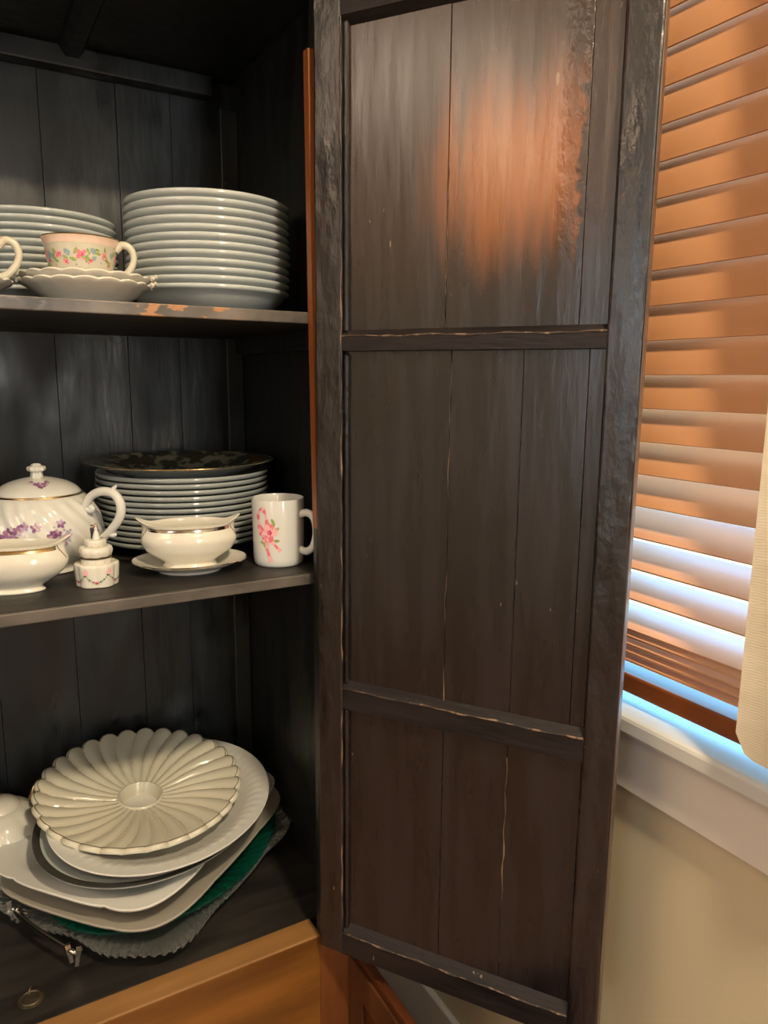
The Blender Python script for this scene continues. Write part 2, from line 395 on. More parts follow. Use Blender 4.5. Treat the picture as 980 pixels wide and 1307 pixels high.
# window: frame, sill, apron, casing, panes
win = struct(add('window_1', boxme('window_1', XW+.085, XW+.125, WY0, WY1, WZ0-.028, WZ0+.006, M['sill'], .002)))
box('window_frame', XW+.085, XW+.125, WY0, WY0+.05, WZ0, WZ1, M['sill'], win, .004)
box('window_frame', XW+.085, XW+.125, WY1-.05, WY1, WZ0, WZ1, M['sill'], win, .004)
box('window_frame', XW+.085, XW+.125, WY0+.05, WY1-.05, WZ1-.05, WZ1, M['sill'], win, .004)
box('window_frame', XW+.085, XW+.125, WY0+.05, WY1-.05, 1.67, 1.72, M['sill'], win, .004)
box('pane', XW+.102, XW+.106, WY0+.05, WY1-.05, WZ0+.006, 1.67, M['pane'], win)
box('pane', XW+.102, XW+.106, WY0+.05, WY1-.05, 1.72, WZ1-.05, M['pane'], win)
box('window_sill', XW-.040, XW+.09, WY0-.10, WY1+.10, WZ0-.029, WZ0, M['sill'], win, .006)
box('apron', XW-.017, XW, WY0-.07, WY1+.07, .924, WZ0-.029, M['trim'], win, .003)
box('casing', XW-.017, XW, WY1, WY1+.07, WZ0, WZ1+.07, M['trim'], win, .003)
box('casing', XW-.017, XW, WY0-.07, WY0, WZ0, WZ1+.07, M['trim'], win, .003)
box('casing', XW-.017, XW, WY0, WY1, WZ1, WZ1+.07, M['trim'], win, .003)

# ------------------------------------------------------------------ wooden blind
def slat_mesh():
    w, t, n = .056, .0028, 8; L0, L1 = -.62, .62
    sec = []
    for k in range(n+1):
        u = k/n; sec.append((w*u, .0022*4*u*(1-u)+t/2))
    for k in range(n, -1, -1):
        u = k/n; sec.append((w*u, .0022*4*u*(1-u)-t/2))
    N = len(sec); V = [(a, L0, c) for a, c in sec]+[(a, L1, c) for a, c in sec]
    Fc = [(k, (k+1) % N, (k+1) % N+N, k+N) for k in range(N)]
    half = n+1
    for side in (0, N):
        for k in range(n): Fc.append((side+k, side+k+1, side+N-2-k, side+N-1-k))
    return mesh('slat', V, Fc, M['slat'], 50)
BX, BY = .8265, .27
blind = thing('venetian_blind', 'orange wooden venetian blind lowered over the window', 'blind', (BX, BY, 1.07))
sm = slat_mesh()
zt = [1.985-.04552*k for k in range(-6, 19)]
tau = [78]*14+[77, 76, 75, 72, 67, 60, 50, 38, 30, 25, 20]
def put_slat(z, t):
    # lower edge on the room side at (BX, z); slat leans back and up towards the glass
    add('slat', sm, blind, (0, 0, z-1.07), (0, -radians(t), 0))
for z, t in zip(zt, tau): put_slat(z, t)
last = zt[-1]
for z, t in ((1.1545, 16), (1.143, 9), (1.131, 6), (1.1185, 4)): put_slat(z, t)
box('bottom_rail', BX-.002, BX+.050, BY-.62, BY+.62, 1.070, 1.0985, M['rail_wood'], blind, .003)
box('head_rail', BX-.005, BX+.055, BY-.63, BY+.63, 2.285, 2.335, M['rail_wood'], blind, .003)
for yy in (BY-.45, BY+.52):
    add('ladder_cord', tube('ladder_cord', [(.026, yy-BY, .02), (.026, yy-BY, .6), (.026, yy-BY, 1.22)], .0012, M['linen'], 6), blind)

# ------------------------------------------------------------------ curtain
def curtain():
    y0, y1, z0, z1, r = .496, -.28, 1.082, 2.42, .030
    nu, nv = 70, 40; V, Fc = [], []
    for layer in (0, 1):
        for j in range(nv+1):
            v = j/nv; z = z0+(z1-z0)*v**1.6
            for i in range(nu+1):
                u = i/nu; y = y0+(y1-y0)*u
                # rounded lower corner
                zz = z; dy = y0-y
                if dy < r:
                    lift = r-sqrt(max(0, r*r-(r-dy)**2)); zz = max(z, z0+lift)
                x = .770+.006*sin(u*34)+.004*sin(u*17+1)+(.0 if layer == 0 else .0022)
                V.append((x, y, zz))
    n1 = (nu+1)*(nv+1)
    for layer in (0, 1):
        for j in range(nv):
            for i in range(nu):
                a = layer*n1+j*(nu+1)+i; q = (a, a+1, a+nu+2, a+nu+1); Fc.append(q if layer else q[::-1])
    rim = [j*(nu+1) for j in range(nv, -1, -1)]+list(range(1, nu+1))+[j*(nu+1)+nu for j in range(1, nv+1)]
    for a, b in zip(rim, rim[1:]): Fc.append((a, b, b+n1, a+n1))
    return mesh('curtain', V, Fc, M['linen'], 60)
cu = add('curtain', curtain()); tag(cu, 'cream linen curtain hanging in front of the wooden blind', 'curtain')
rod = thing('curtain_rod', 'dark metal curtain rod above the window', 'curtain rod', (.772, .27, 2.43))
add('pole', tube('pole', [(0, -.80, 0), (0, 0, 0), (0, .74, 0)], .009, M['suit'], 12), rod)
for yy in (-.74, .70): add('bracket', tube('bracket', [(0, yy, 0), (.03, yy, -.004), (XW-.772, yy, -.004)], .006, M['suit'], 8), rod)

# ------------------------------------------------------------------ cupboard
SX0, SX1, YBK = -.50, .52, 1.50
ZLED, ZB = .615, .613
ZMID, ZUP, ZTOP = 1.228, 1.615, 2.080
cab = thing('cupboard', 'tall antique cupboard painted black inside with its right door swung open', 'cupboard', (.02, 1.25, 0))
box('side_panel', SX1, SX1+.025, 1.0, YBK+.012, 0, 2.14, M['black'], cab, .002)
box('side_panel', SX0-.025, SX0, 1.0, YBK+.012, 0, 2.14, M['black'], cab, .002)
xs = [SX0, -.36, -.225, -.10, .035, .1723, .3018, .40, SX1]
for i, (a, b) in enumerate(zip(xs, xs[1:])):
    o = box('back_plank', a+.0003, b-.0003, YBK+(.0008 if i % 2 else 0), YBK+.014, 0, 2.10, M['back'], cab, .0007)
box('back_post', .484, SX1, 1.465, YBK, ZB, 2.025, M['back'], cab, .003)
box('back_post', SX0, SX0+.036, 1.465, YBK, ZB, 2.025, M['back'], cab, .003)
box('back_rail', SX0, .474, 1.468, YBK, 2.043, ZTOP, M['back'], cab, .004)
box('cupboard_top', SX0-.025, SX1+.025, .985, YBK+.014, ZTOP, ZTOP+.06, M['black'], cab, .003)
def batten():
    V = []
    for y in (1.02, 1.475):
        V += [(.205, y, ZTOP), (.208, y, 2.073), (.217, y, 2.060), (.238, y, 2.060), (.247, y, 2.073), (.250, y, ZTOP)]
    Fc = [(i, i+1, i+7, i+6) for i in range(5)]+[(5, 0, 6, 11), tuple(range(6))[::-1], tuple(range(6, 12))]
    return mesh('ceiling_batten', V, Fc, M['black'], 0)
o = add('ceiling_batten', batten(), cab); o.matrix_parent_inverse = cab.matrix_basis.inverted()
def shelf(z1, th, em):
    s = box('shelf', SX0, SX1, 1.006, YBK, z1-th, z1, M['floorboard'], cab, .002)
    e = box('front_edge', SX0, SX1, 1.0, 1.006, z1-th, z1-.0003, em, None, .0015); e.parent = s
    e.matrix_parent_inverse = (cab.matrix_basis @ s.matrix_parent_inverse).inverted() if False else Matrix.Identity(4)
    return s
shelf(ZUP, .0165, M['chip_edge']); shelf(ZMID, .0165, M['shelf_edge'])
for z in (ZUP-.0165, ZMID-.0165):
    box('shelf_cleat', SX1-.018, SX1, 1.03, 1.465, z-.032, z, M['black'], cab, .002)
box('bottom_board', SX0, SX1, 1.0285, YBK, ZB-.018, ZB+.0018, M['floorboard'], cab, .001)
for a, b in ((SX0, SX1),):
    box('bottom_rail', a-.025, .4575, .985, 1.0285, .50, ZLED, M['ledge_wood'], cab, .002)
box('front_rail', SX0-.025, .4565, .9842, .9852, .40, ZLED-.0035, M['orange_wood'], cab)
box('front_stile', .4575, SX1+.025, .9852, 1.0, ZLED, 2.14, M['black'], cab, .0015)
def strip():
    V = [(x, y, z) for z, xa in ((1.30, .4572), (1.62, .4525), (1.955, .4490)) for (x, y) in ((xa, .985), (.4605, .985), (.4605, 1.0), (xa, 1.0))]
    Fc = [(4*k+i, 4*k+(i+1) % 4, 4*k+4+(i+1) % 4, 4*k+4+i) for k in range(2) for i in range(4)]+[(3, 2, 1, 0), (8, 9, 10, 11)]
    return mesh('bare_strip', V, Fc, M['strip_wood'], 0)
o = add('bare_strip', strip(), cab); o.matrix_parent_inverse = cab.matrix_basis.inverted()
box('base_stile', .4575, SX1+.025, .9845, 1.0, 0, ZLED-.002, M['stile_wood'], cab, .0015)
box('base_panel', SX0-.025, .4575, .995, 1.005, .05, .50, M['orange_wood'], cab)
# lower door, swung forward at a right angle
ld = box('lower_door', .5145, .529, .55, .983, .06, .570, M['red_wood'], cab, .0015)
for (ya, yb, za, zb) in ((.55, .60, .06, .555), (.935, .983, .06, .555), (.60, .935, .06, .12), (.60, .935, .50, .555)):
    q = box('frame_piece', .5095, .5145, ya, yb, za, zb, M['lower_wood'], None, .001); q.parent = ld

# ring pull lying on the bottom board
rp = thing('ring_pull', 'small tarnished ring pull lying flat on the bottom board', 'ring pull', (.0305, 1.0775, ZB+.0016))
ringp = [(.0135*cos(t), .0135*sin(t), .0022) for t in [2*pi*k/24 for k in range(24)]]
V, Fc = tube_data(ringp, .0022, 8, True); add('ring', mesh('ring', V, Fc, M['brass_dark'], 60), rp)
add('backplate', lathe('backplate', [(0, 0), (.0175, 0), (.018, .0006), (.0165, .0012), (0, .0012)], M['brass_dark'], 28), rp)
add('staple', tube('staple', [(-.002, .010, .0005), (-.001, .0125, .006), (.002, .017, .006), (.003, .019, .0005)], .0015, M['brass_dark'], 7, n=5), rp)

# ------------------------------------------------------------------ upper door (open)
K = .97
DA = radians(124.144)
ddir = Vector((-cos(DA), -sin(DA), 0))
HX, HY = .4633*K, 1.0*K
def zk(z): return ZC+K*(z-ZC)
DT = .030
D0, D1, D2, D3, SW = .0, .0430*K, .4110*K, .4530*K, 0
Z0, Z3 = zk(.580), zk(2.085)
RB0, RB1 = zk(.580), zk(.617)       # bottom rail
R20, R21 = zk(1.0152), zk(1.047)    # lower mid rail
R10, R11 = zk(1.5605), zk(1.580)    # upper mid rail
RT0, RT1 = zk(1.996), zk(2.085)     # top rail
# door-local axes: x along the door from the hinge, y away from the viewer (thickness), z up
rotz = atan2(ddir.y, ddir.x)
door = add('door', boxme('door', .002, D3-.002, .017, DT, Z0+.001, Z3-.001, M['door_frame'], .002), cab)
door.matrix_parent_inverse = cab.matrix_basis.inverted()
door.location = (HX, HY, 0); door.rotation_euler = (0, 0, rotz)
def dbox(name, x0, x1, y0, y1, z0, z1, m, bev=.002): return add(name, boxme(name, x0, x1, y0, y1, z0, z1, m, bev), door)
def subdiv_wob(o, amp, axis_len):
    # slightly uneven hand-planed faces
    me = o.data; bm = bmesh.new(); bm.from_mesh(me)
    bmesh.ops.subdivide_edges(bm, edges=[e for e in bm.edges if e.calc_length() > axis_len], cuts=24, use_grid_fill=True)
    rn = random.Random(3)
    for v in bm.verts:
        v.co.x += amp*(sin(v.co.z*31)+.6*sin(v.co.z*67+2))*.5+amp*.4*(rn.random()-.5)
        v.co.y += amp*.5*sin(v.co.z*23+1)
    bm.to_mesh(me); bm.free()
st = dbox('stile', D0, D1, 0, .0175, Z0, Z3, M['door_frame'], .003); subdiv_wob(st, .0009, .6)
st = dbox('stile', D2, D3, 0, .0175, Z0, Z3, M['door_frame'], .003); subdiv_wob(st, .0009, .6)
e = dbox('edge_strip', D3-.0005, D3+.0012, .002, DT-.001, Z0, Z3, M['edge_wood'], .0006)
def rail(z0, z1, cham_top, cham_bot, y0=.0015):
    # rail with a sloping chamfer down (or up) to the sunk panel
    yp = .0125
    sec = [(y0, z0), (y0, z1), (yp, z1+cham_top), (.0175, z1+cham_top), (.0175, z0-cham_bot), (yp, z0-cham_bot)]
    V = [(x, y, z) for x in (D1-.001, D2+.001) for y, z in sec]; n = len(sec)
    Fc = [(i, (i+1) % n, (i+1) % n+n, i+n) for i in range(n)]+[tuple(range(n)), tuple(range(n, 2*n))[::-1]]
    r = add('rail', mesh('rail', V, Fc, M['door_rail'], 0), door)
    # the worn pale arris
    if cham_top:
        P = [(D1+(D2-D1)*k/30, y0+.0004+.0006*sin(k*1.9), z1+.0006+.0008*sin(k*.7)+.0004*sin(k*2.3)) for k in range(31)]
        V, Fc = tube_data(P, lambda t: .0012+.0006*sin(t*40), 6); add('arris', mesh('arris', V, Fc, M['door_arris'], 60), door)
    return r
rail(RB0, RB1, .0155, 0); rail(R20, R21, .0115, .004); rail(R10, R11, .0095, .0); rail(RT0, RT1, 0, .010)
# pale worn edge down the hinge-side stile
P = [(D1-.0004+.0007*sin(k*1.3), .0008+.0004*sin(k*2.1), RB1+.02+(RT0-RB1-.02)*k/90) for k in range(91)]
V, Fc = tube_data(P, lambda t: .0010+.0006*sin(t*150)+.0003*sin(t*333), 6); add('arris', mesh('arris', V, Fc, M['door_arris'], 60), door)
# panel mouldings on the hinge side and planks of the three panels
for (za, zb) in ((RB1, R20), (R21, R10), (R11, RT0)):
    dbox('panel_bead', D1, D1+.0075, .006, .0175, za+.006, zb-.004, M['door_frame'], .003)
def planks(za, zb, cuts):
    for i, (a, b) in enumerate(zip(cuts, cuts[1:])):
        dbox('panel_plank', a*K+.0003, b*K-.0003, .0125+(.0006 if i % 2 else 0), .0180, za, zb, M['door_panel'], .0006)
planks(RB1, R20, [.043, .207, .305, .4095]); planks(R21, R10, [.043, .206, .306, .3895, .4095]); planks(R11, RT0, [.043, .1955, .374, .4095])
# putty smeared along the cracks
def seam(s0, za, zb, key, seed, base=.0007):
    rn = random.Random(seed); n = 60; ph = rn.random()*9
    P = [(s0*K+.0008*sin(k*.55+ph)+.0004*rn.random(), .0122, za+(zb-za)*k/n) for k in range(n+1)]
    V, Fc = tube_data(P, lambda t: base*(.5+.9*abs(sin(t*27+ph))*abs(sin(t*11+ph))), 6); add('seam', mesh('seam', V, Fc, M[key], 60), door)
seam(.206, R21+.01, R10-.01, 'door_arris', 1); seam(.207, RB1+.02, R20-.01, 'door_frame', 2)
seam(.1955, R11+.01, zk(1.80), 'door_arris', 3); seam(.305, zk(.66), zk(.99), 'door_arris', 4, .0011); seam(.306, R21+.02, zk(1.5), 'door_frame', 5)

# ------------------------------------------------------------------ plates
def plate_prof(R, H, f, sp, rim):
    return [(0, .003), (f-.006, .003), (f-.0045, 0), (f-.001, 0), (f, .0015), (f+.003, .0045),
            (f+(R-f)*.45, H*.36), (f+(R-f)*.70, H*.62), (R-.0075, H-rim*1.25), (R-.0025, H-rim), (R-.0006, H-rim*.72), (R, H-rim*.42), (R-.0006, H-rim*.15), (R-.0022, H),
            (R-.006, H-.0006), (f+(R-f)*.70, H*.66+.0042), (f+(R-f)*.45, H*.36+.0046), (f+.002, sp+.002), (f-.004, sp), (0, sp)]
def stack(name, n, cx, cy, z0, R, H, f, sp, mk, label, cat, group, seed, jit=.0012, lip=.6):
    rn = random.Random(seed)
    me = lathe(name, plate_prof(R, H, f, sp, sp*lip), M[mk], 72)
    for i in range(n):
        o = add(name, me, None, (cx+rn.uniform(-jit, jit), cy+rn.uniform(-jit, jit), z0+sp*i), (0, 0, rn.random()*6))
        w = ORD[i]+' from the bottom' if 0 < i < n-1 else ('at the very bottom' if i == 0 else 'topmost')
        tag(o, label % w, cat, group)
stack('soup_plate', 12, .380, 1.222, ZUP, .130, .0425, .084, .0119, 'porcelain', 'white soup plate, %s in the tall stack on the top shelf', 'plate', 'soup plates stacked on the top shelf', 1)
stack('dessert_plate', 11, .1375, 1.282, ZUP, .110, .032, .066, .0105, 'porcelain_grey', 'grey-white dessert plate, %s in the stack behind the floral teacup', 'plate', 'dessert plates stacked behind the teacup', 2)
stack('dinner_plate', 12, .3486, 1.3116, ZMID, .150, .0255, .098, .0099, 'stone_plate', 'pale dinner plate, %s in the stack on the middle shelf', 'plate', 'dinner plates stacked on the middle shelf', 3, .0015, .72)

# dark patterned plate on top of the dinner plates
zt0 = ZMID+.0099*12
pp = [(0, .003), (.078, .003), (.080, 0), (.084, 0), (.090, .004), (.125, .0185), (.150, .0275), (.1595, .0298), (.160, .0312), (.1585, .0322)]
def scal(R0, amp, n):
    def fn(t, r, z, i):
        k = 1+amp*abs(cos(n*t/2))*max(0, (r-R0*.8)/(R0*.2)) if r > R0*.8 else 1
        return (r*k*cos(t), r*k*sin(t), z)
    return fn
dp = thing('serving_plate', 'dark patterned plate with gilt scalloped rim crowning the dinner plate stack', 'plate', (.3458, 1.3115, zt0))
add('underside', lathe('underside', pp, M['porcelain'], 96, scal(.160, .012, 12)), dp)
add('patterned_face', lathe('patterned_face', [(.1585, .0322), (.150, .0312), (.125, .0225), (.092, .0085), (.080, .0075), (0, .0075)], M['dark_pattern'], 96, scal(.160, .012, 12)), dp)
rimP = [(.1602*(1+.012*abs(cos(6*t)))*cos(t), .1602*(1+.012*abs(cos(6*t)))*sin(t), .0312) for t in [2*pi*k/144 for k in range(144)]]
V, Fc = tube_data(rimP, .0011, 6, True); add('gilt_rim', mesh('gilt_rim', V, Fc, M['gold'], 60), dp)

# ------------------------------------------------------------------ teacups and saucers
def saucer_me(name, R, H, f, m, n=18, amp=.02):
    def fn(t, r, z, i):
        k = max(0, (r-R*.82)/(R*.18)); w = abs(sin(n*t/2))
        return (r*(1+amp*w*k)*cos(t), r*(1+amp*w*k)*sin(t), z+.0022*k*w)
    pr = [(0, .003), (f-.005, .003), (f-.0035, 0), (f, 0), (f+.002, .004), (f+(R-f)*.5, H*.40), (R-.008, H-.0075), (R-.0015, H-.0045), (R, H-.002), (R-.0015, H), (R-.006, H-.001),
          (f+(R-f)*.5, H*.40+.005), (f, .0085), (f*.75, .0075), (0, .0075)]
    return lathe(name, pr, m, 144, fn)
sm_ = saucer_me('saucer', .0815, .027, .047, M['cream'])
sx, sy = .168, 1.082
s1 = add('saucer', sm_, None, (sx, sy, ZUP), (0, 0, .2)); tag(s1, 'cream scalloped saucer under the top saucer of the floral teacup', 'saucer', 'saucers under the teacups')
s2 = add('saucer', sm_, None, (sx+.001, sy, ZUP+.0086), (0, 0, .36)); tag(s2, 'cream scalloped saucer directly beneath the rose-patterned teacup', 'saucer', 'saucers under the teacups')
for s in (s1, s2):       # little moulded tab handles on the rim
    for a in (-.25, pi-.1):
        rr = .0835
        P = [(rr*cos(a+d)*(1.0+.05*(1-(d/.16)**2)), rr*sin(a+d)*(1.0+.05*(1-(d/.16)**2)), .0265+.004*(1-(d/.16)**2)) for d in (-.16, -.08, 0, .08, .16)]
        t = add('rim_tab', tube('rim_tab', P, lambda u: .0030*(1+.25*sin(u*19)), M['cream'], 8, n=5), s); t.rotation_euler = (0, 0, -s.rotation_euler.z)

def teacup(loc, rz, label, seed):
    H, = (.066,)
    prof_o = [(.0205, .0), (.0225, .0015), (.0225, .004), (.030, .0105), (.0365, .020), (.0405, .034), (.0430, .048), (.0455, .060), (.0478, .0655)]
    outer = curve_pts(prof_o, 5)
    inner = [(.0465, .0660), (.0440, .060), (.0412, .048), (.0386, .034), (.0345, .021), (.027, .012), (.012, .009), (0, .0085)]
    full = [(0, .003), (.018, .003)]+outer+inner
    t = thing('teacup', label, 'teacup', loc, rz, 'rose-patterned teacups')
    add('bowl', lathe('bowl', full, M['ivory'], 72), t)
    surf = lambda u, v, e: ((interp(outer, v)+e)*cos(u/.043), (interp(outer, v)+e)*sin(u/.043), v)
    band = [(r+.00022, z) for r, z in outer if .0545 < z < .0652]
    add('blush_band', lathe('blush_band', band, M['blush'], 72), t)
    add('gilt_line', lathe('gilt_line', [(.0474, .0648), (.0483, .0655), (.0477, .0664), (.0466, .0663)], M['gold'], 72), t)
    # handle at local +x
    hp = [(.0425, 0, .054), (.051, 0, .0615), (.061, 0, .0585), (.0655, 0, .047), (.062, 0, .034), (.052, 0, .022), (.040, 0, .0165), (.030, 0, .011)]
    add('handle', tube('handle', hp, lambda u: .0043+.0012*abs(u-.5)*2, M['ivory'], 12, n=8), t)
    rnd = random.Random(seed); polys = []
    for q in range(9):
        c = .030*q+.012
        base = -pi*.043+c
        polys += rose(base, .043+rnd.uniform(-.002, .003), .0068 if q % 2 == 0 else .0048, rnd)
        polys += rose(base+.010, .034+rnd.uniform(-.003, .002), .0040, rnd)
        for w in range(6): polys.append(leafp(base+rnd.uniform(-.015, .015), .040+rnd.uniform(-.013, .011), rnd.uniform(.003, .0048), rnd.uniform(0, 3)))
        for w in range(3): polys.append((blob(base+.0155+rnd.uniform(-.004, .004), .043+rnd.uniform(-.005, .005), .0032, 7, 3, rnd.random()), 'blueprint'))
        for w in range(3): polys.append((blob(base+rnd.uniform(-.014, .014), .028+rnd.uniform(-.008, .006), .0014, 5), rnd.choice(['yellowprint', 'blueprint', 'palepink'])))
    prints('rose_print', polys, surf, t, ['pink', 'palepink', 'deeppink', 'leaf', 'blueprint', 'yellowprint'])
    return t
teacup((.1625, 1.074, ZUP+.0158), radians(-14), 'ivory teacup painted with pink roses standing on two saucers on the top shelf', 5)
lm = saucer_me('saucer', .070, .020, .040, M['white'])
s3 = add('saucer', lm, None, (.008, 1.055, ZUP), (0, 0, .1)); tag(s3, 'white saucer cut off by the left edge of the photo on the top shelf', 'saucer', 'saucers under the teacups')
teacup((.022, 1.060, ZUP+.0075), radians(-8), 'ivory teacup at the left edge of the photo showing only its handle', 6)

# ------------------------------------------------------------------ teapot on the middle shelf
def teapot():
    loc = (.104, 1.237, ZMID)
    t = thing('teapot', 'white swirled teapot painted with violets on the middle shelf', 'teapot', loc)
    po = curve_pts([(.062, 0), (.066, .002), (.063, .008), (.072, .018), (.086, .036), (.0915, .056), (.088, .078), (.079, .098), (.069, .111), (.0635, .1155)], 5)
    def fl(th, r, z, i):
        k = .016*sin(22*(th+z*9.0))*min(1, max(0, z-.008)/.03)*min(1, max(0, (.116-z))/.012)
        return (r*(1+k)*cos(th), r*(1+k)*sin(th), z)
    full = [(0, .004), (.055, .004), (.058, 0)]+po+[(.0615, .1165), (.058, .115), (.064, .105), (.076, .09), (.080, .06), (.06, .02), (0, .014)]
    add('body', lathe('body', full, M['white'], 176, fl), t)
    add('gilt_line', lathe('gilt_line', [(.0625, .1150), (.0648, .1158), (.0642, .1176), (.0620, .1176)], M['gold'], 72), t)
    lid = add('lid', lathe('lid', curve_pts([(.0605, .1172), (.0615, .119), (.055, .1265), (.042, .134), (.026, .139), (.012, .1415), (0, .142)], 4), M['white'], 72), t)
    lp = curve_pts([(.0605, .1172), (.0615, .119), (.055, .1265), (.042, .134), (.026, .139), (.012, .1415), (0, .142)], 4)
    kb = [(.009, .1395), (.0085, .144), (.0080, .149), (.0120, .1515), (.0128, .1545), (.0120, .1575), (.0075, .1590), (.0062, .1610), (.0030, .1625), (0, .1628)]
    def kn(th, r, z, i): return (r*(1+.07*cos(8*th))*cos(th), r*(1+.07*cos(8*th))*sin(th), z)
    add('knob', lathe('knob', curve_pts(kb, 3), M['white'], 48, kn), lid)
    A = radians(-43)
    def hp(d, z): return (d*cos(A), d*sin(A), z)
    pts = [hp(.073, .086), hp(.080, .099), hp(.092, .1155), hp(.110, .1235), hp(.130, .121), hp(.1405, .106), hp(.139, .088), hp(.127, .070), hp(.108, .052), hp(.084, .036)]
    h = add('handle', tube('handle', pts, lambda u: .0056+.0014*sin(pi*u), M['white'], 12, n=8), t)
    add('thumb_spur', tube('thumb_spur', [hp(.126, .122), hp(.131, .129), hp(.136, .134)], lambda u: .0055*(1-u)+.001, M['white'], 8, n=5), h)
    add('scroll', tube('scroll', [hp(.082, .096), hp(.090, .0935), hp(.093, .0965), hp(.089, .100)], lambda u: .0045, M['white'], 8, n=5), h)
    add('scroll', tube('scroll', [hp(.118, .060), hp(.126, .057), hp(.130, .060)], lambda u: .004*(1-u)+.002, M['white'], 8, n=5), h)
    sp = [(-.070, .020, .040), (-.098, .03, .060), (-.112, .035, .090), (-.130, .042, .112)]
    add('spout', tube('spout', sp, lambda u: .018-.009*u, M['white'], 12, n=8), t)
    rnd = random.Random(11); polys = []
    su = lambda u, v, e: Vector(fl(u/.09, interp(po, v)+e+.0005, v, 0))
    c0 = radians(-90)*.09
    def violet(cu, cv, r):
        o = []
        for k in range(5):
            a = 2*pi*k/5+rnd.random()*.5; o.append((blob(cu+.65*r*cos(a), cv+.65*r*sin(a), r*.55, 7, 0, a, .75), 'violet' if rnd.random() < .6 else 'palevio'))
        o.append((blob(cu, cv, r*.2, 5), 'yellowprint')); return o
    for (x, z, r) in ((-.052, .062, .0065), (-.045, .055, .007), (-.038, .066, .006), (-.030, .071, .0055), (-.014, .070, .006), (.007, .056, .006), (.014, .060, .005), (.021, .072, .0055), (.022, .048, .007), (.014, .036, .006), (-.065, .058, .006), (-.08, .06, .006), (.030, .055, .0045)):
        polys += violet(c0+x, z+.009, r*1.1)
    for w in range(26): polys.append((blob(c0+rnd.uniform(-.085, .035), .066+rnd.uniform(-.013, .014), rnd.uniform(.001, .0024), 5), rnd.choice(['palevio', 'violet', 'leaf', 'blueprint', 'palevio'])))
    prints('violet_print', polys, su, t, ['violet', 'palevio', 'yellowprint', 'leaf', 'blueprint'])
    lp2 = sorted([(r, z) for r, z in lp], key=lambda q: q[1])
    sl = lambda u, v, e: ((lambda rr, zz, a: (rr*cos(a), rr*sin(a), zz+e+.0004))(v, interp([(z, r) for r, z in lp], v), u/.04-pi/2))
    polys = []
    for (x, z, r) in ((-.004, .040, .005), (.005, .043, .005), (.012, .035, .004), (-.014, .033, .004), (.001, .047, .004)): polys += violet(x, z, r)
    prints('violet_print', polys, sl, lid, ['violet', 'palevio', 'yellowprint'])
teapot()

# ------------------------------------------------------------------ gold-banded sauce boats
def sauce_boat(loc, rz, label, plate, a=.074, b=.050, bandkey='platinum', z0=0.0):
    t = thing('sauce_boat', label, 'sauce boat', loc, rz, 'banded sauce boats')
    # profile as fraction of half length, height
    po = curve_pts([(.52, 0), (.545, .002), (.50, .007), (.60, .013), (.84, .026), (.945, .040), (.93, .050), (.865, .058), (.840, .064), (.86, .069)], 4)
    def fn(t_, r, z, i):
        k = max(0, (z-.048)/.021); e = exp(-(sin(t_)/.30)**2)
        rr = r*(1+.20*e*k*k); zz = z+.0085*e*k*k-.002*k*(1-e)
        return (a*rr*cos(t_), b*rr*(1 if True else 1)*sin(t_), zz+z0)
    pin = [(.835, .0695), (.80, .064), (.83, .056), (.88, .046), (.86, .034), (.70, .020), (.3, .014), (0, .0135)]
    add('bowl', lathe('bowl', [(0, .003), (.44, .003), (.47, 0)]+po+pin, M['cream'], 96, fn), t)
    bd = [(r+.004, z) for r, z in po if .0595 <= z <= .0668]
    def fb(t_, r, z, i):
        x, y, zz = fn(t_, r, z, i); return (x, y, zz)
    # two arcs of band, broken at the spouts
    for s in (0, 1):
        V, Fc = [], []; n = 40; m = len(bd)
        for k in range(n+1):
            th = s*pi+.42+(pi-.84)*k/n
            for r, z in bd: V.append(fn(th, r, z, 0))
        for k in range(n):
            for j in range(m-1): Fc.append((k*m+j, k*m+j+1, (k+1)*m+j+1, (k+1)*m+j))
        add('metal_band', mesh('metal_band', V, Fc, M[bandkey], 60), t)
    # dark line where each pouring lip folds into the wall
    for s in (0, 1):
        for g in (1, -1):
            P = [Vector(fn(s*pi+g*(.40-.20*q), interp(po, .066-.020*q)+.004, .066-.020*q, 0)) for q in (0, .25, .5, .75, 1)]
            add('lip_line', tube('lip_line', P, .0006, M[bandkey], 6, n=4), t)
    if plate:
        A, B = .0865, .068
        pl = [(0, .002), (.44, .002), (.47, 0), (.54, 0), (.56, .0035), (.80, .010), (.97, .0165), (1.0, .0180), (.99, .0194), (.96, .0188), (.80, .0145), (.55, .0082), (0, .0082)]
        o = add('attached_underplate', lathe('attached_underplate', pl, M['cream'], 96, lambda t_, r, z, i: (A*r*cos(t_), B*r*sin(t_), z)), t)
        add('rim_line', lathe('rim_line', [(.985, .0196), (1.002, .0186), (1.003, .0172)], M[bandkey], 96, lambda t_, r, z, i: (A*r*cos(t_), B*r*sin(t_), z)), o)
    return t
sauce_boat((.300, 1.112, ZMID), radians(-14), 'double-lipped cream sauce boat on its own underplate in front of the dinner plates', True, z0=.0075, a=.0755, b=.050)
sauce_boat((.052, 1.110, ZMID), radians(-16), 'cream sauce boat with gilt band at the left edge in front of the teapot', False, a=.079, b=.040, bandkey='gold')

